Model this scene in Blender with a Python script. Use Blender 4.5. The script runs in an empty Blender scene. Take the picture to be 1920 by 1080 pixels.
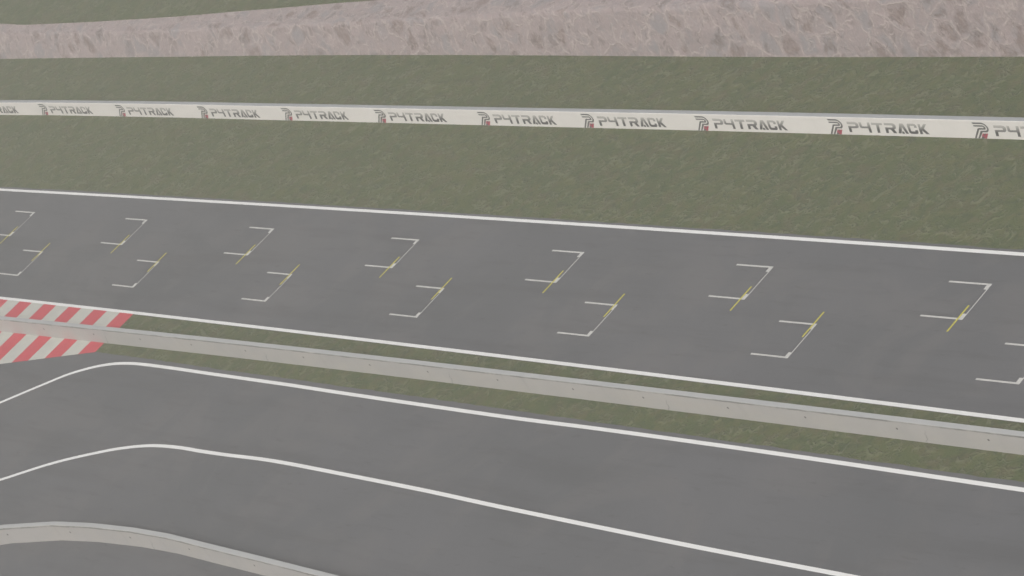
import bpy, bmesh, math, random
from mathutils import Matrix, Vector, noise

random.seed(7)
scene = bpy.context.scene
COL = scene.collection

# ------------------------------------------------------------------ helpers
def link(o, parent=None):
    COL.objects.link(o)
    if parent is not None:
        o.parent = parent
    return o

def tag(o, label=None, cat=None, group=None, kind=None):
    if label: o['label'] = label
    if cat: o['category'] = cat
    if group: o['group'] = group
    if kind: o['kind'] = kind
    return o

def empty(name, loc=(0, 0, 0)):
    o = bpy.data.objects.new(name, None)
    o.empty_display_size = 0.5
    o.location = loc
    return link(o)

def mesh_obj(name, bm, mats, parent=None, smooth=False):
    me = bpy.data.meshes.new(name)
    bmesh.ops.recalc_face_normals(bm, faces=bm.faces[:]) if False else None
    bm.to_mesh(me); bm.free()
    for m in (mats if isinstance(mats, (list, tuple)) else [mats]):
        me.materials.append(m)
    if smooth:
        for p in me.polygons: p.use_smooth = True
    return link(bpy.data.objects.new(name, me), parent)

def flat_poly(bm, pts, z, mi=0):
    """a planar polygon facing up"""
    f = bm.faces.new([bm.verts.new((x, y, z)) for x, y in pts])
    if f.normal.z == 0: f.normal_update()
    if f.normal.z < 0: f.normal_flip()
    f.material_index = mi
    return f

def rect(bm, x0, x1, y0, y1, z, mi=0):
    return flat_poly(bm, [(x0, y0), (x1, y0), (x1, y1), (x0, y1)], z, mi)

def interp(x, xs, ys):
    if x <= xs[0]:
        return ys[0] + (x - xs[0]) * (ys[1] - ys[0]) / (xs[1] - xs[0])
    for i in range(len(xs) - 1):
        if x <= xs[i + 1]:
            return ys[i] + (x - xs[i]) * (ys[i + 1] - ys[i]) / (xs[i + 1] - xs[i])
    return ys[-1] + (x - xs[-1]) * (ys[-1] - ys[-2]) / (xs[-1] - xs[-2])

def catmull(P, n=8):
    out = []
    P = [Vector(p) for p in P]
    Q = [2 * P[0] - P[1]] + P + [2 * P[-1] - P[-2]]
    for i in range(1, len(Q) - 2):
        a, b, c, d = Q[i - 1:i + 3]
        for k in range(n):
            t = k / n
            out.append(0.5 * ((2 * b) + (c - a) * t + (2 * a - 5 * b + 4 * c - d) * t * t + (3 * b - a - 3 * c + d) * t ** 3))
    out.append(P[-1])
    return out

def normals2d(P):
    N = []
    for i in range(len(P)):
        a = P[max(i - 1, 0)]; b = P[min(i + 1, len(P) - 1)]
        d = (b - a).normalized()
        N.append(Vector((-d.y, d.x)))
    return N

def ribbon(bm, P, w, z, wob=0.0):
    P = [Vector(p) for p in P]; N = normals2d(P)
    A = []; B = []
    for p, n in zip(P, N):
        e = w / 2 + (wob * noise.noise((p.x * 0.9, p.y, 3.1)) if wob else 0)
        e2 = w / 2 + (wob * noise.noise((p.x * 0.9, p.y, 9.7)) if wob else 0)
        A.append(bm.verts.new((*(p - n * e), z))); B.append(bm.verts.new((*(p + n * e2), z)))
    for i in range(len(P) - 1):
        bm.faces.new((A[i], A[i + 1], B[i + 1], B[i]))

# ------------------------------------------------------------------ node helpers
class NT:
    def __init__(self, name):
        self.m = bpy.data.materials.new(name); self.m.use_nodes = True
        self.t = self.m.node_tree; self.n = self.t.nodes; self.l = self.t.links
        self.b = self.n['Principled BSDF']
        self.b.inputs['Specular IOR Level'].default_value = 0.25
        self.b.inputs['Roughness'].default_value = 0.85
    def node(self, ty, **kw):
        x = self.n.new(ty)
        for k, v in kw.items(): setattr(x, k, v)
        return x
    def set(self, sock, v):
        if isinstance(v, bpy.types.NodeSocket): self.l.new(v, sock)
        elif isinstance(v, (tuple, list)) and len(v) == 3 and sock.type == 'RGBA': sock.default_value = (*v, 1)
        else: sock.default_value = v
    def coord(self, kind='Object'):
        return self.node('ShaderNodeTexCoord').outputs[kind]
    def mapping(self, v, scale=(1, 1, 1), rot=(0, 0, 0), loc=(0, 0, 0)):
        x = self.node('ShaderNodeMapping'); self.l.new(v, x.inputs['Vector'])
        x.inputs['Scale'].default_value = scale; x.inputs['Rotation'].default_value = rot; x.inputs['Location'].default_value = loc
        return x.outputs['Vector']
    def noise(self, v, scale, detail=4, rough=0.55, dist=0.0, out='Fac'):
        x = self.node('ShaderNodeTexNoise'); self.l.new(v, x.inputs['Vector'])
        x.inputs['Scale'].default_value = scale; x.inputs['Detail'].default_value = detail
        x.inputs['Roughness'].default_value = rough; x.inputs['Distortion'].default_value = dist
        return x.outputs[out]
    def voro(self, v, scale, feature='F1', out='Distance', rnd=1.0):
        x = self.node('ShaderNodeTexVoronoi', feature=feature); self.l.new(v, x.inputs['Vector'])
        x.inputs['Scale'].default_value = scale; x.inputs['Randomness'].default_value = rnd
        return x.outputs[out]
    def math(self, op, a, b=0.0, c=None, clamp=False):
        x = self.node('ShaderNodeMath', operation=op, use_clamp=clamp)
        self.set(x.inputs[0], a); self.set(x.inputs[1], b)
        if c is not None: self.set(x.inputs[2], c)
        return x.outputs[0]
    def ramp(self, v, lo, hi, a=0.0, b=1.0, smooth=True):
        x = self.node('ShaderNodeMapRange', interpolation_type='SMOOTHSTEP' if smooth else 'LINEAR')
        self.set(x.inputs['Value'], v)
        x.inputs['From Min'].default_value = lo; x.inputs['From Max'].default_value = hi
        x.inputs['To Min'].default_value = a; x.inputs['To Max'].default_value = b
        return x.outputs['Result']
    def mix(self, f, a, b, mode='MIX'):
        x = self.node('ShaderNodeMix', data_type='RGBA', blend_type=mode)
        self.set(x.inputs[0], f); self.set(x.inputs[6], a); self.set(x.inputs[7], b)
        return x.outputs[2]
    def vadd(self, a, b, scale=1.0):
        s = self.node('ShaderNodeVectorMath', operation='SCALE'); self.l.new(b, s.inputs[0]); s.inputs['Scale'].default_value = scale
        x = self.node('ShaderNodeVectorMath', operation='ADD'); self.l.new(a, x.inputs[0]); self.l.new(s.outputs[0], x.inputs[1])
        return x.outputs[0]
    def xyz(self, v):
        x = self.node('ShaderNodeSeparateXYZ'); self.l.new(v, x.inputs[0]); return x.outputs
    def bump(self, h, strength, dist):
        x = self.node('ShaderNodeBump'); self.l.new(h, x.inputs['Height'])
        x.inputs['Strength'].default_value = strength; x.inputs['Distance'].default_value = dist
        self.l.new(x.outputs[0], self.b.inputs['Normal'])
    def color(self, c): self.set(self.b.inputs['Base Color'], c)

def mat_grass():
    t = NT('grass'); c = t.coord()
    warp = t.noise(c, 0.9, 2, out='Color')
    cw = t.vadd(c, warp, 1.1)
    big = t.noise(c, 0.16, 3)
    midn = t.noise(c, 1.1, 5, 0.6, 0.4)
    fine = t.noise(c, 7.0, 4, 0.7)
    col = t.mix(t.ramp(big, 0.3, 0.7), GRASS_A, GRASS_B)
    col = t.mix(t.ramp(midn, 0.42, 0.64, 0, 0.9), col, GRASS_C)
    # bare earthy patches and dark clumps
    col = t.mix(t.ramp(t.noise(c, 0.8, 4, 0.6), 0.48, 0.64, 0, 0.6), col, GRASS_E)
    col = t.mix(t.ramp(t.noise(t.mapping(c, loc=(31, 7, 0)), 0.6, 4, 0.6), 0.50, 0.64, 0, 0.6), col, GRASS_B)
    col = t.mix(t.ramp(t.noise(t.mapping(c, loc=(3, 11, 0)), 1.5, 4, 0.6), 0.53, 0.66, 0, 0.6), col, GRASS_D)
    # pale dry wisps lying in the turf: short curled ridges of warped noises, broken up by other noises
    wisp = None
    for k, (sx, sy, rot, sc, gate) in enumerate(((0.5, 1.0, 0.55, 0.95, 0.6), (1.0, 0.5, -0.35, 1.1, 0.7), (0.45, 1.0, 1.0, 1.3, 0.9), (0.8, 0.8, 0.0, 1.6, 0.8))):
        m = t.mapping(cw, (sx, sy, 1), (0, 0, rot), (13 * k, 5 * k, 0))
        r = t.math('ABSOLUTE', t.math('SUBTRACT', t.noise(m, sc, 2, 0.5, 0.7), 0.5))
        g = t.ramp(t.noise(t.mapping(c, loc=(k * 17.0, k * 9.0, 0)), gate, 2), 0.50, 0.62)
        w1 = t.math('MULTIPLY', t.ramp(r, 0.012, 0.045, 1, 0), g)
        wisp = w1 if wisp is None else t.math('MAXIMUM', wisp, w1)
    col = t.mix(t.math('MULTIPLY', wisp, 0.62), col, GRASS_W)
    col = t.mix(t.ramp(fine, 0.35, 0.75, 0.0, 0.38), col, GRASS_D)
    t.color(col)
    h = t.math('ADD', t.math('MULTIPLY', midn, 1.0), t.math('MULTIPLY', fine, 0.5))
    h = t.math('ADD', h, t.math('MULTIPLY', wisp, 0.6))
    t.bump(h, 0.8, 0.2)
    t.b.inputs['Specular IOR Level'].default_value = 0.05
    return t.m

def mat_asphalt(name='asphalt', seed=0.0):
    t = NT(name); c = t.mapping(t.coord(), loc=(seed, seed * 0.7, 0))
    big = t.noise(c, 0.06, 5, 0.62)
    patch = t.noise(c, 0.16, 6, 0.65, 1.0)
    smear = t.noise(t.mapping(c, (0.05, 0.55, 1), (0, 0, 0.02)), 1.0, 5, 0.62)
    smear2 = t.noise(t.mapping(c, (0.22, 1.5, 1), (0, 0, -0.03)), 1.0, 4, 0.6)
    grain = t.noise(c, 14.0, 3, 0.8)
    col = t.mix(t.ramp(big, 0.3, 0.7), ASPH_A, ASPH_B)
    col = t.mix(t.ramp(patch, 0.47, 0.62, 0, 0.6), col, ASPH_C)
    col = t.mix(t.ramp(smear, 0.5, 0.68, 0, 0.45), col, ASPH_D)
    col = t.mix(t.ramp(smear2, 0.54, 0.70, 0, 0.4), col, ASPH_D)
    # small dark scuffs stretched along the road
    sc = t.noise(t.mapping(c, (0.6, 2.4, 1), (0, 0, 0.05)), 1.0, 3, 0.6)
    col = t.mix(t.ramp(sc, 0.62, 0.73, 0, 0.6), col, ASPH_D)
    col = t.mix(t.ramp(grain, 0.35, 0.75, 0.0, 0.35), col, ASPH_E)
    t.color(col)
    t.bump(t.math('ADD', grain, t.math('MULTIPLY', patch, 0.6)), 0.25, 0.01)
    t.b.inputs['Roughness'].default_value = 0.8
    return t.m

def mat_paint(name, a, b, wear=(0.02, 0.02, 0.02), amount=0.25, rough=0.6):
    t = NT(name); c = t.coord()
    n = t.noise(c, 0.7, 5, 0.65)
    col = t.mix(t.ramp(n, 0.3, 0.7), a, b)
    sp = t.noise(c, 5.0, 5, 0.75)
    col = t.mix(t.ramp(sp, 0.58, 0.74, 0, amount), col, wear)
    t.color(col); t.b.inputs['Roughness'].default_value = rough
    return t.m

def mat_concrete(name, a, b, holes=True, white=False):
    t = NT(name); c = t.coord()
    uv = t.node('ShaderNodeUVMap').outputs['UV']; s = t.xyz(uv)
    big = t.noise(c, 0.5, 5, 0.6)
    fine = t.noise(c, 9.0, 4, 0.7)
    streak = t.noise(t.mapping(uv, (1.2, 0.12, 1)), 1.0, 5, 0.65)
    col = t.mix(t.ramp(big, 0.3, 0.7), a, b)
    dark = tuple(v * 0.55 for v in a)
    if not white: col = t.mix(t.ramp(t.noise(t.mapping(uv, (0.3, 0.6, 1)), 1.0, 4, 0.6), 0.42, 0.66, 0, 0.8), col, (0.475, 0.45, 0.42))
    col = t.mix(t.ramp(streak, 0.55, 0.8, 0, 0.35 if not white else 0.12), col, dark)
    col = t.mix(t.ramp(fine, 0.55, 0.8, 0, 0.25 if not white else 0.1), col, dark)
    if not white:
        # pale, slightly yellowed foot, and the dirt line that has gathered under the top edge (v runs up the face in metres)
        v = s[1]
        wob = t.math('ADD', v, t.math('MULTIPLY', t.math('SUBTRACT', t.noise(t.mapping(uv, (0.8, 0.8, 1)), 1.6, 4, 0.7), 0.5), 0.10))
        band = t.math('MULTIPLY', t.ramp(wob, 1.10, 1.165), t.ramp(wob, 1.20, 1.26, 1, 0))
        gaps = t.ramp(t.noise(t.mapping(uv, (0.45, 0.2, 1)), 1.0, 5, 0.7), 0.36, 0.58, 0.25, 1.0)
        col = t.mix(t.math('MULTIPLY', t.math('MULTIPLY', band, gaps), 0.85), col, (0.13, 0.13, 0.12))
        # hair cracks every dozen metres
        uu = t.math('ADD', s[0], t.math('MULTIPLY', v, -0.35))
        uu = t.math('ADD', uu, t.math('MULTIPLY', t.noise(t.mapping(uv, (1, 3, 1)), 1.0, 3), 0.5))
        cr = t.math('ABSOLUTE', t.math('SUBTRACT', t.math('MODULO', t.math('ADD', uu, 106.2), 18.51), 6.1))
        col = t.mix(t.math('MULTIPLY', t.ramp(cr, 0.02, 0.06, 0.45, 0), t.ramp(v, 1.0, 0.3, 0, 1)), col, (0.09, 0.09, 0.085))
        # lifting holes about 6 m apart
        if holes:
            su = t.math('ADD', s[0], 600.0 + HOLE_OFF)
            jn = t.node('ShaderNodeTexWhiteNoise', noise_dimensions='1D'); t.set(jn.inputs['W'], t.math('FLOOR', t.math('DIVIDE', su, 6.17)))
            hu = t.math('SUBTRACT', t.math('MODULO', su, 6.17), t.math('ADD', 2.6, t.math('MULTIPLY', jn.outputs['Value'], 0.8)))
            hv = t.math('SUBTRACT', v, 0.72)
            d = t.math('SQRT', t.math('ADD', t.math('MULTIPLY', hu, hu), t.math('MULTIPLY', hv, hv)))
            col = t.mix(t.ramp(d, 0.045, 0.085, 0.95, 0), col, (0.012, 0.012, 0.012))
    t.color(col)
    t.bump(fine, 0.2, 0.01)
    return t.m

def mat_rock():
    t = NT('rock'); c0 = t.coord()
    uv = t.node('ShaderNodeUVMap').outputs['UV']       # u along the bank, v up the bank, in metres
    c = t.mapping(uv, (1, 1, 1), (0, 0, -0.5))          # the grain of the stone runs down to the right
    cs = t.mapping(c, (1.0, 0.92, 1))
    warp = t.noise(cs, 0.75, 3, 0.5, out='Color')
    cw = t.vadd(cs, warp, 1.0)
    big = t.noise(c, 0.35, 5, 0.6)
    col = t.mix(t.ramp(big, 0.3, 0.7), ROCK_A, ROCK_B)
    col = t.mix(t.ramp(t.noise(c, 1.1, 5, 0.65, 0.6), 0.45, 0.7, 0, 0.35), col, ROCK_BLUE)
    ck = t.xyz(t.voro(cw, 0.72, out='Color'))
    inner = t.voro(cw, 0.72, feature='DISTANCE_TO_EDGE')
    # blue-grey slabs with soft edges, brown broken pockets full of scratches
    col = t.mix(t.math('MULTIPLY', t.ramp(ck[0], 0.66, 0.76), t.ramp(inner, 0.02, 0.22, 0, 0.42)), col, ROCK_BLUE)
    chips = t.noise(t.mapping(cw, (2.0, 1.1, 1), (0, 0, 0.3)), 2.2, 6, 0.75)
    pocket = t.math('MULTIPLY', t.ramp(ck[1], 0.70, 0.78), t.ramp(t.math('ADD', inner, t.math('MULTIPLY', t.math('SUBTRACT', chips, 0.5), 0.5)), 0.10, 0.28))
    pocket = t.math('MULTIPLY', pocket, t.ramp(chips, 0.36, 0.62, 0.15, 1.0))
    col = t.mix(t.math('MULTIPLY', pocket, 0.62), col, ROCK_BROWN)
    cw2 = t.vadd(cs, warp, 1.5)
    k2 = t.xyz(t.voro(cw2, 1.45, out='Color')); e2 = t.voro(cw2, 1.45, feature='DISTANCE_TO_EDGE')
    zone = t.ramp(t.noise(t.mapping(c, loc=(5, 3, 0)), 0.45, 3), 0.46, 0.58)
    p2 = t.math('MULTIPLY', t.math('MULTIPLY', t.ramp(k2[2], 0.60, 0.68), t.ramp(e2, 0.05, 0.2)), zone)
    col = t.mix(t.math('MULTIPLY', p2, t.ramp(chips, 0.35, 0.65, 0.2, 0.75)), col, ROCK_DARK)
    # pale veins along the cell borders, broken
    vein = t.math('MULTIPLY', t.ramp(inner, 0.015, 0.06, 1, 0), t.ramp(t.noise(c, 0.9, 3), 0.42, 0.54))
    v2 = t.math('MULTIPLY', t.ramp(e2, 0.02, 0.10, 0.8, 0), t.ramp(t.noise(t.mapping(c, loc=(9, 2, 0)), 0.9, 3), 0.50, 0.62))
    vein = t.math('MAXIMUM', vein, v2)
    col = t.mix(t.math('MULTIPLY', vein, 0.48), col, ROCK_VEIN)
    crk = t.ramp(t.math('ABSOLUTE', t.math('SUBTRACT', t.noise(t.mapping(cw, (1.4, 0.6, 1)), 1.4, 3, 0.5, 0.5), 0.47)), 0.008, 0.03, 1, 0)
    crk = t.math('MULTIPLY', crk, t.ramp(t.noise(c, 0.8, 2), 0.52, 0.62))
    col = t.mix(t.math('MULTIPLY', crk, 0.75), col, ROCK_DARK)
    gr = t.noise(t.mapping(c, (1.6, 0.8, 1)), 5.0, 6, 0.75)
    col = t.mix(t.ramp(gr, 0.38, 0.72, 0, 0.45), col, ROCK_DARK)
    col = t.mix(t.ramp(t.noise(c, 3.0, 4, 0.7), 0.55, 0.72, 0, 0.5), col, ROCK_VEIN)
    t.color(col)
    h = t.math('ADD', t.math('MULTIPLY', chips, 0.5), t.math('MULTIPLY', gr, 0.5))
    h = t.math('SUBTRACT', h, t.math('MULTIPLY', pocket, 0.7))
    h = t.math('ADD', h, t.math('MULTIPLY', vein, 0.4))
    t.bump(h, 0.5, 0.15)
    t.b.inputs['Roughness'].default_value = 0.9
    return t.m

def mat_lettering():
    """printed letters that fade from pale grey at their tops to dark grey at their feet (the print itself)"""
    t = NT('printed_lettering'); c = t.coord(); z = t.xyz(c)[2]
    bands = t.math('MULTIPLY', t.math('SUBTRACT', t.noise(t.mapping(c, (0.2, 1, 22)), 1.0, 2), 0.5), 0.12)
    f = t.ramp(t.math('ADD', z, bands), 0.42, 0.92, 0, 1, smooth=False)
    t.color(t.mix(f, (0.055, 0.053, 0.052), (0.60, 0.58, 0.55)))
    return t.m

# ------------------------------------------------------------------ colours (linear albedo)
GRASS_A = (0.083, 0.102, 0.020); GRASS_B = (0.060, 0.088, 0.018); GRASS_C = (0.112, 0.114, 0.034)
GRASS_D = (0.026, 0.050, 0.012); GRASS_E = (0.110, 0.088, 0.040); GRASS_W = (0.180, 0.184, 0.098)
ASPH_A = (0.106, 0.106, 0.118); ASPH_B = (0.081, 0.084, 0.094); ASPH_C = (0.122, 0.117, 0.123)
ASPH_D = (0.054, 0.055, 0.061); ASPH_E = (0.066, 0.067, 0.072)
ROCK_A = (0.405, 0.325, 0.320); ROCK_B = (0.350, 0.283, 0.280); ROCK_BLUE = (0.235, 0.25, 0.275)
ROCK_BROWN = (0.175, 0.100, 0.072); ROCK_DARK = (0.165, 0.122, 0.113); ROCK_VEIN = (0.56, 0.485, 0.45)
HOLE_OFF = 4.6

M_grass = mat_grass()
M_asph = mat_asphalt('asphalt'); M_asph2 = mat_asphalt('pit_asphalt', 37.0)
M_white = mat_paint('white_line_paint', (0.86, 0.86, 0.85), (0.82, 0.82, 0.81), (0.55, 0.55, 0.53), 0.25)
M_box = mat_paint('worn_white_paint', (0.60, 0.59, 0.565), (0.53, 0.52, 0.50), (0.25, 0.25, 0.24), 0.45)
M_yellow = mat_paint('yellow_line_paint', (0.64, 0.57, 0.025), (0.58, 0.52, 0.025), (0.3, 0.25, 0.05), 0.2)
M_kred = mat_paint('kerb_red_paint', (0.60, 0.038, 0.062), (0.54, 0.036, 0.058), (0.36, 0.05, 0.06), 0.3)
M_kwhite = mat_paint('kerb_white_paint', (0.56, 0.56, 0.50), (0.50, 0.50, 0.46), (0.34, 0.34, 0.30), 0.4)
M_conc = mat_concrete('weathered_concrete', (0.47, 0.45, 0.43), (0.43, 0.415, 0.40))
M_wwall = mat_concrete('white_painted_concrete', (0.88, 0.845, 0.81), (0.84, 0.81, 0.775), holes=False, white=True)
M_cap = mat_concrete('bare_concrete_top', (0.43, 0.435, 0.435), (0.40, 0.41, 0.415), holes=False, white=True)
M_cap2 = mat_concrete('bare_concrete_capping', (0.355, 0.365, 0.38), (0.33, 0.34, 0.355), holes=False, white=True)
M_rock = mat_rock()
M_logo = mat_paint('dark_grey_print', (0.080, 0.077, 0.074), (0.068, 0.066, 0.064), (0.1, 0.1, 0.1), 0.1)
M_logored = mat_paint('crimson_print', (0.46, 0.012, 0.06), (0.42, 0.01, 0.05), (0.2, 0.02, 0.03), 0.1)
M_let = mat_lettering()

# ------------------------------------------------------------------ plan of the place (metres; x runs along the straight)
def up_line(x): return 4.94 - 0.17 * ((x - 50) / 50) ** 2 + (x - 50) * 0.0006
def low_line(x): return -6.17 - 0.14 * ((x - 55) / 50) ** 2 - (0 if x > 25 else (25 - x) * 0.002)
PIT1 = [(20.71, -15.596), (23.508, -13.516), (25.445, -12.177), (27.894, -11.151), (30.503, -10.649), (34.293, -10.517), (41.744, -10.52), (48.183, -10.51), (54.364, -10.55), (62.759, -10.575), (70.583, -10.57), (77.696, -10.48), (84.493, -10.44), (93.143, -10.43), (107.856, -10.49)]
PIT2 = [(29.326, -21.71), (33.154, -19.594), (36.942, -18.041), (39.182, -17.328), (41.486, -16.848), (44.122, -16.640), (46.682, -16.615), (49.453, -16.545), (54.058, -16.38), (60.94, -16.432), (69.089, -16.554), (76.749, -16.753), (90.455, -17.00), (102.021, -17.09)]
PITEDGE = [(25.816, -10.06), (33.67, -10.03), (39.977, -10.05), (51.58, -10.035), (62.182, -10.037), (77.288, -10.03), (92.886, -10.07), (107.513, -10.04)]
P4WALL = [(-20.022, 13.307), (-11.691, 13.441), (5.4, 13.545), (16.847, 13.55), (27.349, 13.57), (46.296, 13.585), (62.732, 13.61), (74.676, 13.595), (90.103, 13.545)]
MIDWALL = [(12.045, -9.447), (28.622, -9.139), (39.841, -8.946), (52.345, -8.785), (60.807, -8.70), (75.882, -8.575), (83.637, -8.53), (91.525, -8.48), (106.319, -8.413)]
NEARWALL = [(36.006, -26.45), (37.0, -26.12), (41.65, -25.066), (45.4, -24.58), (49.6, -24.258), (53.3, -24.137), (57.4, -24.205), (63.1, -24.285), (68.3, -24.38)]

def extend(P, xl=None, xr=None):
    P = list(P)
    if xl is not None:
        (x0, y0), (x1, y1) = P[0], P[1]; P.insert(0, (xl, y0 + (xl - x0) * (y1 - y0) / (x1 - x0)))
    if xr is not None:
        (x0, y0), (x1, y1) = P[-2], P[-1]; P.append((xr, y1 + (xr - x1) * (y1 - y0) / (x1 - x0)))
    return P

# ------------------------------------------------------------------ ground, roads, painted lines
bm = bmesh.new()
rect(bm, -600, 800, -600, 600, 0.0)
g = mesh_obj('ground', bm, M_grass); tag(g, kind='structure', label='green grass ground beside the race track')

def wobble(x, k): return 0.05 * noise.noise((x * 0.7, k, 0.3)) + 0.05 * noise.noise((x * 2.3, k, 7.3))

bm = bmesh.new(); A = []; B = []
x = -160.0
while x <= 260:
    A.append(bm.verts.new((x, low_line(x) - 0.15, 0.004)))
    B.append(bm.verts.new((x, up_line(x) + 0.125 + 0.20 + wobble(x, 1), 0.004)))
    x += 0.5
for i in range(len(A) - 1): bm.faces.new((A[i], A[i + 1], B[i + 1], B[i]))
track = mesh_obj('race_track', bm, M_asph); tag(track, kind='structure', label='grey asphalt start straight of the race track')

for fn in (up_line, low_line):
    bm = bmesh.new()
    ribbon(bm, [(xx * 2.0, fn(xx * 2.0)) for xx in range(-80, 131)], 0.25, 0.008)
    mesh_obj('edge_line', bm, M_white, track)

# the pit road and its apron: one asphalt sheet from the kerb and the verge down past the near wall
def kerb_low(x): return -10.06 + (x - 25.816) * 0.2325
top = []
x = -60.0
while x < 25.8: top.append((x, kerb_low(x))); x += 2.0
PE = extend(PITEDGE, xr=260); px = [p[0] for p in PE]; py = [p[1] for p in PE]
x = 25.816
while x <= 260: top.append((x, interp(x, px, py) + wobble(x, 5) * (1 if x > 27 else 0))); x += 0.5
bm = bmesh.new()
A = [bm.verts.new((x, y, 0.004)) for x, y in top]; B = [bm.verts.new((x, -90, 0.004)) for x, y in top]
for i in range(len(A) - 1): bm.faces.new((B[i], B[i + 1], A[i + 1], A[i]))
pit = mesh_obj('pit_road', bm, M_asph2); tag(pit, kind='structure', label='grey asphalt pit road curving off behind the concrete wall')
for P in (extend([tuple(p) for p in catmull(PIT1, 10)], -10, 260), extend([tuple(p) for p in catmull(PIT2, 10)], 0, 260)):
    bm = bmesh.new(); ribbon(bm, P, 0.26, 0.008); mesh_obj('edge_line', bm, M_white, pit)

# striped kerb: slab of painted stripes running from the track edge, under the wall, to the pit road
bm = bmesh.new()
xe = [25.70]
while xe[-1] > -40: xe.append(xe[-1] - 1.672)
for i in range(len(xe) - 1):
    xr, xl = xe[i], xe[i + 1]
    pts = [(xl, low_line(xl) - 0.13), (xr, low_line(xr) - 0.13), (xr, kerb_low(xr)), (xl, kerb_low(xl))]
    f = flat_poly(bm, pts, 0.016, i % 2)
    for (ax, ay), (bx, by) in ((pts[2], pts[3]), (pts[0], pts[1])) + (((pts[1], pts[2]),) if i == 0 else ()):
        q = bm.faces.new([bm.verts.new(v) for v in ((ax, ay, 0.016), (ax, ay, 0.001), (bx, by, 0.001), (bx, by, 0.016))]); q.material_index = i % 2
k = mesh_obj('striped_kerb', bm, [M_kred, M_kwhite])
tag(k, 'red and white striped kerb passing under the plain concrete wall', 'kerb', kind='thing')

# ------------------------------------------------------------------ starting grid
FAR = [(0.494, -0.159, 2.567), (16.118, -0.065, 2.641), (31.889, -0.011, 2.689), (47.996, -0.023, 2.692), (64.074, -0.047, 2.662), (80.125, -0.07, 2.61), (96.139, -0.136, 2.558)]
NEAR = [(7.038, -4.038, -1.376), (22.645, -3.974, -1.327), (38.624, -3.963, -1.297), (54.726, -3.93, -1.289), (70.784, -3.959, -1.303), (86.804, -3.986, -1.346), (102.822, -4.058, -1.408)]
ORD = ['leftmost', 'second from the left', 'third from the left', 'fourth from the left', 'third from the right', 'second from the right', 'rightmost']
def zsheet(x0, x1, y0, y1, z):
    bm = bmesh.new(); rect(bm, x0, x1, y0, y1, z); return bm
def box_parts(root, w, far):
    """front of the box at x = 0, near side line along y = 0, far side line along y = w"""
    mesh_obj('front_line', zsheet(-0.06, 0.0, 0.0, w, 0.008), M_box, root)
    for y0, y1 in ((0.0, 0.115), (w - 0.115, w)):
        mesh_obj('side_line', zsheet(-2.92 if far else -2.82, -0.06, y0, y1, 0.008), M_box, root)
    for y0, y1 in ((0.115, 0.44), (w - 0.44, w - 0.115)):
        mesh_obj('corner_mark', zsheet(-0.28, -0.06, y0, y1, 0.008), M_box, root)
    yc = 0.07 if far else w - 0.08
    mesh_obj('stop_line', zsheet(-0.39 if far else -0.29, -0.285 if far else -0.185, yc - 0.97, yc + 0.97, 0.012), M_yellow, root)
protos = {}
for row, L, rname in ((0, FAR, 'far'), (1, NEAR, 'near')):
    for i, (bx, y0, y1) in enumerate(L):
        if row not in protos:
            r = empty('grid_box', (bx, y0, 0)); box_parts(r, 2.69 if row == 0 else 2.65, row == 0); protos[row] = r
        else:
            src = protos[row]; r = src.copy(); COL.objects.link(r); r.location = (bx, y0, 0)
            for ch in src.children:
                c = ch.copy(); COL.objects.link(c); c.parent = r
        tag(r, 'white grid box with yellow stop line, %s in the %s row' % (ORD[i], rname), 'grid box',
            'grid boxes painted on the start straight')

# ------------------------------------------------------------------ concrete walls
def wall_bm(P, h, th, cap_mat=0):
    """wall whose front foot follows P; small chamfers on both top edges; uv = metres along / up"""
    P = [Vector(p) for p in P]; N = normals2d(P)
    bm = bmesh.new(); uvl = bm.loops.layers.uv.new('UVMap')
    c = 0.018
    prof = [(0, -0.06), (0, h - c), (c, h), (th - c, h), (th, h - c), (th, -0.06)]
    vv = [-0.06, h - c, h + 0.0, h + th, h + th, h + th + h]
    s = 0; S = [0]
    for i in range(1, len(P)): s += (P[i] - P[i - 1]).length; S.append(s)
    rows = [[bm.verts.new((p.x + n.x * o, p.y + n.y * o, z)) for o, z in prof] for p, n in zip(P, N)]
    for i in range(len(P) - 1):
        for j in range(len(prof) - 1):
            f = bm.faces.new((rows[i][j], rows[i + 1][j], rows[i + 1][j + 1], rows[i][j + 1]))
            for lp, (a, b) in zip(f.loops, ((i, j), (i + 1, j), (i + 1, j + 1), (i, j + 1))): lp[uvl].uv = (S[a], vv[b])
            f.material_index = cap_mat if j in (2, 3) else 0
    for r in (rows[0], rows[-1]): bm.faces.new(r)
    return bm, rows

def dense(P, step):
    xs = [p[0] for p in P]; ys = [p[1] for p in P]; out = []
    C = catmull(P, 12)
    xs = [p.x for p in C]; ys = [p.y for p in C]
    x = P[0][0]
    while x < P[-1][0]: out.append((x, interp(x, xs, ys))); x += step
    return out + [P[-1]]

WH = 1.25
mw = empty('concrete_wall', (60, -8.7, 0)); tag(mw, 'long plain concrete wall between the start straight and the pit road', 'wall', kind='thing')
bm, _ = wall_bm(dense(extend(MIDWALL, -40, 170), 3.0), 1.225, 0.34, 1)
o = mesh_obj('wall_body', bm, [M_conc, M_cap], mw); o.matrix_parent_inverse = Matrix.Translation((-60, 8.7, 0))

nw = empty('concrete_wall', (50, -24.26, 0)); tag(nw, 'curved concrete wall in the bottom left corner beyond the pit road', 'wall', kind='thing')
bm, _ = wall_bm(extend(NEARWALL, -30, 130), 1.25, 0.34, 1)
o = mesh_obj('wall_body', bm, [M_conc, M_cap], nw); o.matrix_parent_inverse = Matrix.Translation((-50, 24.26, 0))

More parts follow.
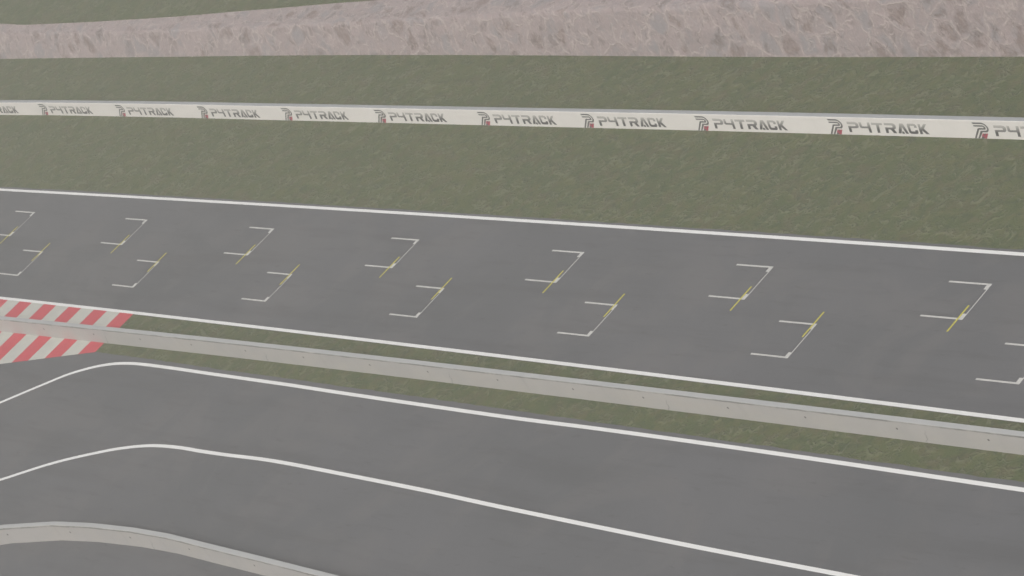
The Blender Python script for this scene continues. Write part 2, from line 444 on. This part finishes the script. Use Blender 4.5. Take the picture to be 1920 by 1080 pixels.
pw = empty('advertising_wall', (35, 13.57, 0)); tag(pw, 'white wall with repeated P4TRACK lettering between the two grass strips', 'wall', kind='thing')
PWP = dense(extend(P4WALL, -90, 160), 3.0)
bm, _ = wall_bm(PWP, WH, 0.34, 1)
INV = Matrix.Translation((-35, -13.57, 0))
o = mesh_obj('wall_body', bm, [M_wwall, M_cap2], pw); o.matrix_parent_inverse = INV

# ------------------------------------------------------------------ printed logos on the white wall (x along, z up, metres)
EMB = [
 [(-.044, 1.07), (.64, 1.07), (.78, 1.035), (.89, .94), (.96, .79), (.955, .63), (.87, .51), (.73, .425), (.385, .425), (-.05, .006), (-.175, .006), (.245, .46), (.31, .515), (.69, .528), (.80, .585), (.85, .66), (.855, .77), (.81, .87), (.73, .945), (.62, .968), (-.01, .968)],
 [(-.05, .888), (.60, .888), (.70, .86), (.765, .79), (.775, .71), (.735, .635), (.67, .60), (.265, .60), (.21, .56), (-.295, .006), (-.43, .006), (.12, .62), (.17, .67), (.245, .697), (.62, .697), (.655, .735), (.64, .78), (.58, .797), (-.028, .797)],
]
RED = [(.335, .337), (.735, .337), (.45, .006), (.058, .006)]
REDMARK = [[(.462, .337), (.566, .337), (.452, .212), (.360, .212)], [(.180, .130), (.345, .130), (.245, .006), (.058, .006)]]
LET = [
 [(1.42, .915), (2.05, .915), (2.20, .87), (2.26, .78), (2.22, .62), (2.14, .52), (2.02, .475), (1.535, .475), (1.44, .185), (1.235, .185), (1.37, .605), (1.95, .605), (2.01, .66), (2.00, .72), (1.96, .745), (1.385, .745)],
 [(2.36, .895), (2.555, .895), (2.49, .612), (2.93, .612), (3.03, .895), (3.225, .895), (3.015, .186), (2.815, .186), (2.90, .485), (2.36, .485), (2.29, .54)],
 [(3.35, .885), (4.20, .885), (4.15, .735), (3.88, .735), (3.675, .19), (3.465, .19), (3.66, .735), (3.30, .735)],
 [(4.35, .89), (5.00, .89), (5.12, .85), (5.17, .76), (5.13, .60), (5.04, .50), (4.90, .455), (4.975, .19), (4.73, .19), (4.63, .44), (4.435, .44), (4.335, .19), (4.135, .19), (4.26, .585), (4.85, .585), (4.91, .64), (4.90, .71), (4.86, .735), (4.30, .735)],
 [(5.55, .875), (5.815, .875), (5.875, .178), (5.665, .178), (5.625, .66), (5.315, .19), (5.09, .19)],
 [(5.435, .325), (5.57, .325), (5.585, .17), (5.375, .17)],
 [(6.20, .885), (6.62, .885), (6.74, .84), (6.78, .75), (6.75, .61), (6.55, .61), (6.575, .70), (6.55, .735), (6.28, .735), (6.24, .69), (6.165, .385), (6.19, .345), (6.45, .345), (6.50, .38), (6.52, .445), (6.71, .445), (6.67, .30), (6.60, .21), (6.48, .18), (6.08, .18), (5.99, .22), (5.97, .31), (6.07, .74), (6.11, .84)],
 [(6.94, .875), (7.12, .875), (7.05, .60), (7.39, .88), (7.62, .88), (7.24, .555), (7.46, .18), (7.225, .18), (7.035, .44), (6.96, .18), (6.765, .18)],
]
WX = [p[0] for p in PWP]; WY = [p[1] for p in PWP]
def print_bm(polys, off, layer=0.0):
    bm = bmesh.new()
    for poly in polys:
        f = bm.faces.new([bm.verts.new((a, -off, b)) for a, b in poly]); f.normal_update()
        if f.normal.y > 0: f.normal_flip()
    bmesh.ops.triangulate(bm, faces=bm.faces[:])
    return bm
LX = [-24.2, -12.87, -1.33, 10.14, 21.01, 32.15, 43.55, 54.0, 64.6, 75.89, 87.04]
src = None
for i, lx in enumerate(LX):
    wy0, wy1 = interp(lx - .4, WX, WY), interp(lx + 7.6, WX, WY)
    rz = math.atan2(wy1 - wy0, 8.0)
    ly = interp(lx + 3.6, WX, WY) - 3.6 * math.tan(rz)
    if src is None:
        em = mesh_obj('logo', print_bm(EMB, 0.004), M_logo)
        sub = [mesh_obj('number_square', print_bm([RED], 0.004), M_logored, em),
               mesh_obj('number_mark', print_bm(REDMARK, 0.007), M_logo, em),
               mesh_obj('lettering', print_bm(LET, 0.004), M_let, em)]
        src = em
    else:
        em = src.copy(); COL.objects.link(em)
        for ch in src.children:
            c = ch.copy(); COL.objects.link(c); c.parent = em
    em.parent = pw; em.matrix_parent_inverse = INV
    em.location = (lx, ly - 0.004, 0.01); em.rotation_euler = (0, 0, rz); em.scale = (1, 1, 1.03)

# ------------------------------------------------------------------ rock bank and the grass above it
RB = extend([(-30.026, 20.406), (-16.219, 20.541), (-3.448, 20.64), (8.293, 20.74), (19.268, 20.79), (32.561, 20.77), (46.428, 20.66), (57.992, 20.54), (68.968, 20.475), (85.014, 20.487)], -160, 260)
RT = [(-160, 1.9), (-60, 2.0), (-29.061, 1.919), (-15.447, 1.802), (-1.906, 1.864), (9.117, 1.958), (20.249, 2.188), (33.749, 2.528), (46.473, 2.954), (65.88, 3.435), (77.598, 3.724), (85.834, 3.941), (120, 4.4), (260, 4.6)]
RK = [(-160, 24.5), (-60, 23.8), (-30.449, 22.456), (-26.172, 22.272), (-3.539, 23.006), (7.101, 23.521), (18.006, 23.861), (31.527, 23.983), (44.24, 24.046), (63.619, 24.179), (75.431, 24.267), (83.809, 24.266), (120, 24.4), (260, 24.6)]
bx, by = [p[0] for p in RB], [p[1] for p in RB]
tx, tz = [p[0] for p in RT], [p[1] for p in RT]
kx, ky = [p[0] for p in RK], [p[1] for p in RK]
bm = bmesh.new(); uvl = bm.loops.layers.uv.new('UVMap')
rows = []; bmg_edge = []
x = -160.0; NF, NL = 10, 8
while x <= 260:
    b, zt, yb = interp(x, bx, by), interp(x, tx, tz), interp(x, kx, ky)
    zb = zt + 0.2; row = []; vco = []
    for j in range(NF + 1):
        f = j / NF
        d = 0.10 * math.sin(f * math.pi) * (noise.noise((x * 0.5, zt * f * 0.9, 1.0)) + 0.5 * noise.noise((x * 1.3, zt * f * 2.0, 5.0)))
        row.append((x + d, b + 0.9 * f - d, -0.05 + (zt + 0.05) * f)); vco.append(zt * f * 1.06)
    for j in range(1, NL + 1):
        f = j / NL
        d = 0.05 * math.sin(f * math.pi) * noise.noise((x * 0.7, f * 2.0, 9.0))
        row.append((x, b + 0.9 + (yb - b - 0.9) * f, zt + 0.2 * f + d)); vco.append(zt * 1.06 + (yb - b - 0.9) * f * 1.6)
    rows.append(([bm.verts.new(p) for p in row], vco, x)); bmg_edge.append((x, yb, zb))
    x += 0.5
for i in range(len(rows) - 1):
    for j in range(NF + NL):
        f = bm.faces.new((rows[i][0][j], rows[i + 1][0][j], rows[i + 1][0][j + 1], rows[i][0][j + 1]))
        for lp, (a, c) in zip(f.loops, ((i, j), (i + 1, j), (i + 1, j + 1), (i, j + 1))): lp[uvl].uv = (rows[a][2], rows[a][1][c])
rock = mesh_obj('rock_bank', bm, M_rock, smooth=True); tag(rock, kind='structure', label='low pinkish grey rock bank cut along the grass')
bm = bmesh.new(); R = []
for x, y, z in bmg_edge[::2]:
    row = []
    for d, up in ((0, 0.0), (0.02, 0.05), (8, 0.25), (30, 0.9), (90, 2.5), (320, 4.0)):
        row.append(bm.verts.new((x, y + d, z + up)))
    R.append(row)
for i in range(len(R) - 1):
    for j in range(5): bm.faces.new((R[i][j], R[i + 1][j], R[i + 1][j + 1], R[i][j + 1]))
hill = mesh_obj('hill', bm, M_grass); tag(hill, kind='structure', label='green grass hill above the rock bank')

# ------------------------------------------------------------------ haze
HAZE = 0.0019
bm = bmesh.new()
bmesh.ops.create_cube(bm, size=1.0, matrix=Matrix.Translation((100, 0, 41.5)) @ Matrix.Diagonal((1420, 1230, 85, 1)))
hm = bpy.data.materials.new('haze_air'); hm.use_nodes = True
nt = hm.node_tree; nt.nodes.clear()
out = nt.nodes.new('ShaderNodeOutputMaterial'); pv = nt.nodes.new('ShaderNodeVolumePrincipled')
pv.inputs['Color'].default_value = (0.94, 0.925, 0.87, 1); pv.inputs['Density'].default_value = HAZE
pv.inputs['Anisotropy'].default_value = 0.0
nt.links.new(pv.outputs[0], out.inputs['Volume'])
hz = mesh_obj('haze', bm, hm); tag(hz, kind='stuff', label='thin pale haze hanging over the whole circuit')

# ------------------------------------------------------------------ light
SUN_ELEV, SUN_AZ = math.radians(50), math.atan2(0.35, -0.94)       # behind the camera, over the pit side
w = bpy.data.worlds.new('World'); scene.world = w; w.use_nodes = True
wn = w.node_tree; bg = wn.nodes['Background']
sky = wn.nodes.new('ShaderNodeTexSky'); sky.sky_type = 'NISHITA'; sky.sun_disc = False
sky.sun_elevation = SUN_ELEV; sky.sun_rotation = SUN_AZ
sky.air_density = 1.0; sky.dust_density = 4.0; sky.ozone_density = 1.0
hs = wn.nodes.new('ShaderNodeHueSaturation'); hs.inputs['Saturation'].default_value = 0.22
wn.links.new(sky.outputs[0], hs.inputs['Color']); wn.links.new(hs.outputs[0], bg.inputs['Color'])
bg.inputs['Strength'].default_value = 0.10
sd = bpy.data.lights.new('sun', 'SUN'); sd.energy = 1.2; sd.angle = math.radians(25); sd.color = (1.0, 0.95, 0.88)
so = link(bpy.data.objects.new('sun', sd))
d = Vector((math.sin(SUN_AZ) * math.cos(SUN_ELEV), math.cos(SUN_AZ) * math.cos(SUN_ELEV), math.sin(SUN_ELEV)))
so.rotation_euler = (-d).to_track_quat('-Z', 'Y').to_euler()
so.location = d * 60 + Vector((60, 0, 0))

# ------------------------------------------------------------------ camera (long lens, rolled)
cd = bpy.data.cameras.new('camera'); cam = link(bpy.data.objects.new('camera', cd))
cd.sensor_width = 36; cd.lens = 36 * 5968.0 / 1920; cd.clip_start = 0.5; cd.clip_end = 3000
r_ = Vector((0.6129845896233351, 0.6156955051995349, -0.49514537033218925))
u_ = Vector((-0.05602746858954888, 0.6589867196253487, 0.7500649479350898))
f_ = Vector((-0.7881058403842458, 0.4320365126172921, -0.4384445644750656))
cam.matrix_world = Matrix(((r_.x, u_.x, -f_.x, 205.717884), (r_.y, u_.y, -f_.y, -80.267877), (r_.z, u_.z, -f_.z, 80.682977), (0, 0, 0, 1)))
scene.camera = cam

scene.view_settings.view_transform = 'Standard'; scene.view_settings.look = 'None'
scene.view_settings.exposure = 0.49; scene.view_settings.gamma = 1.0
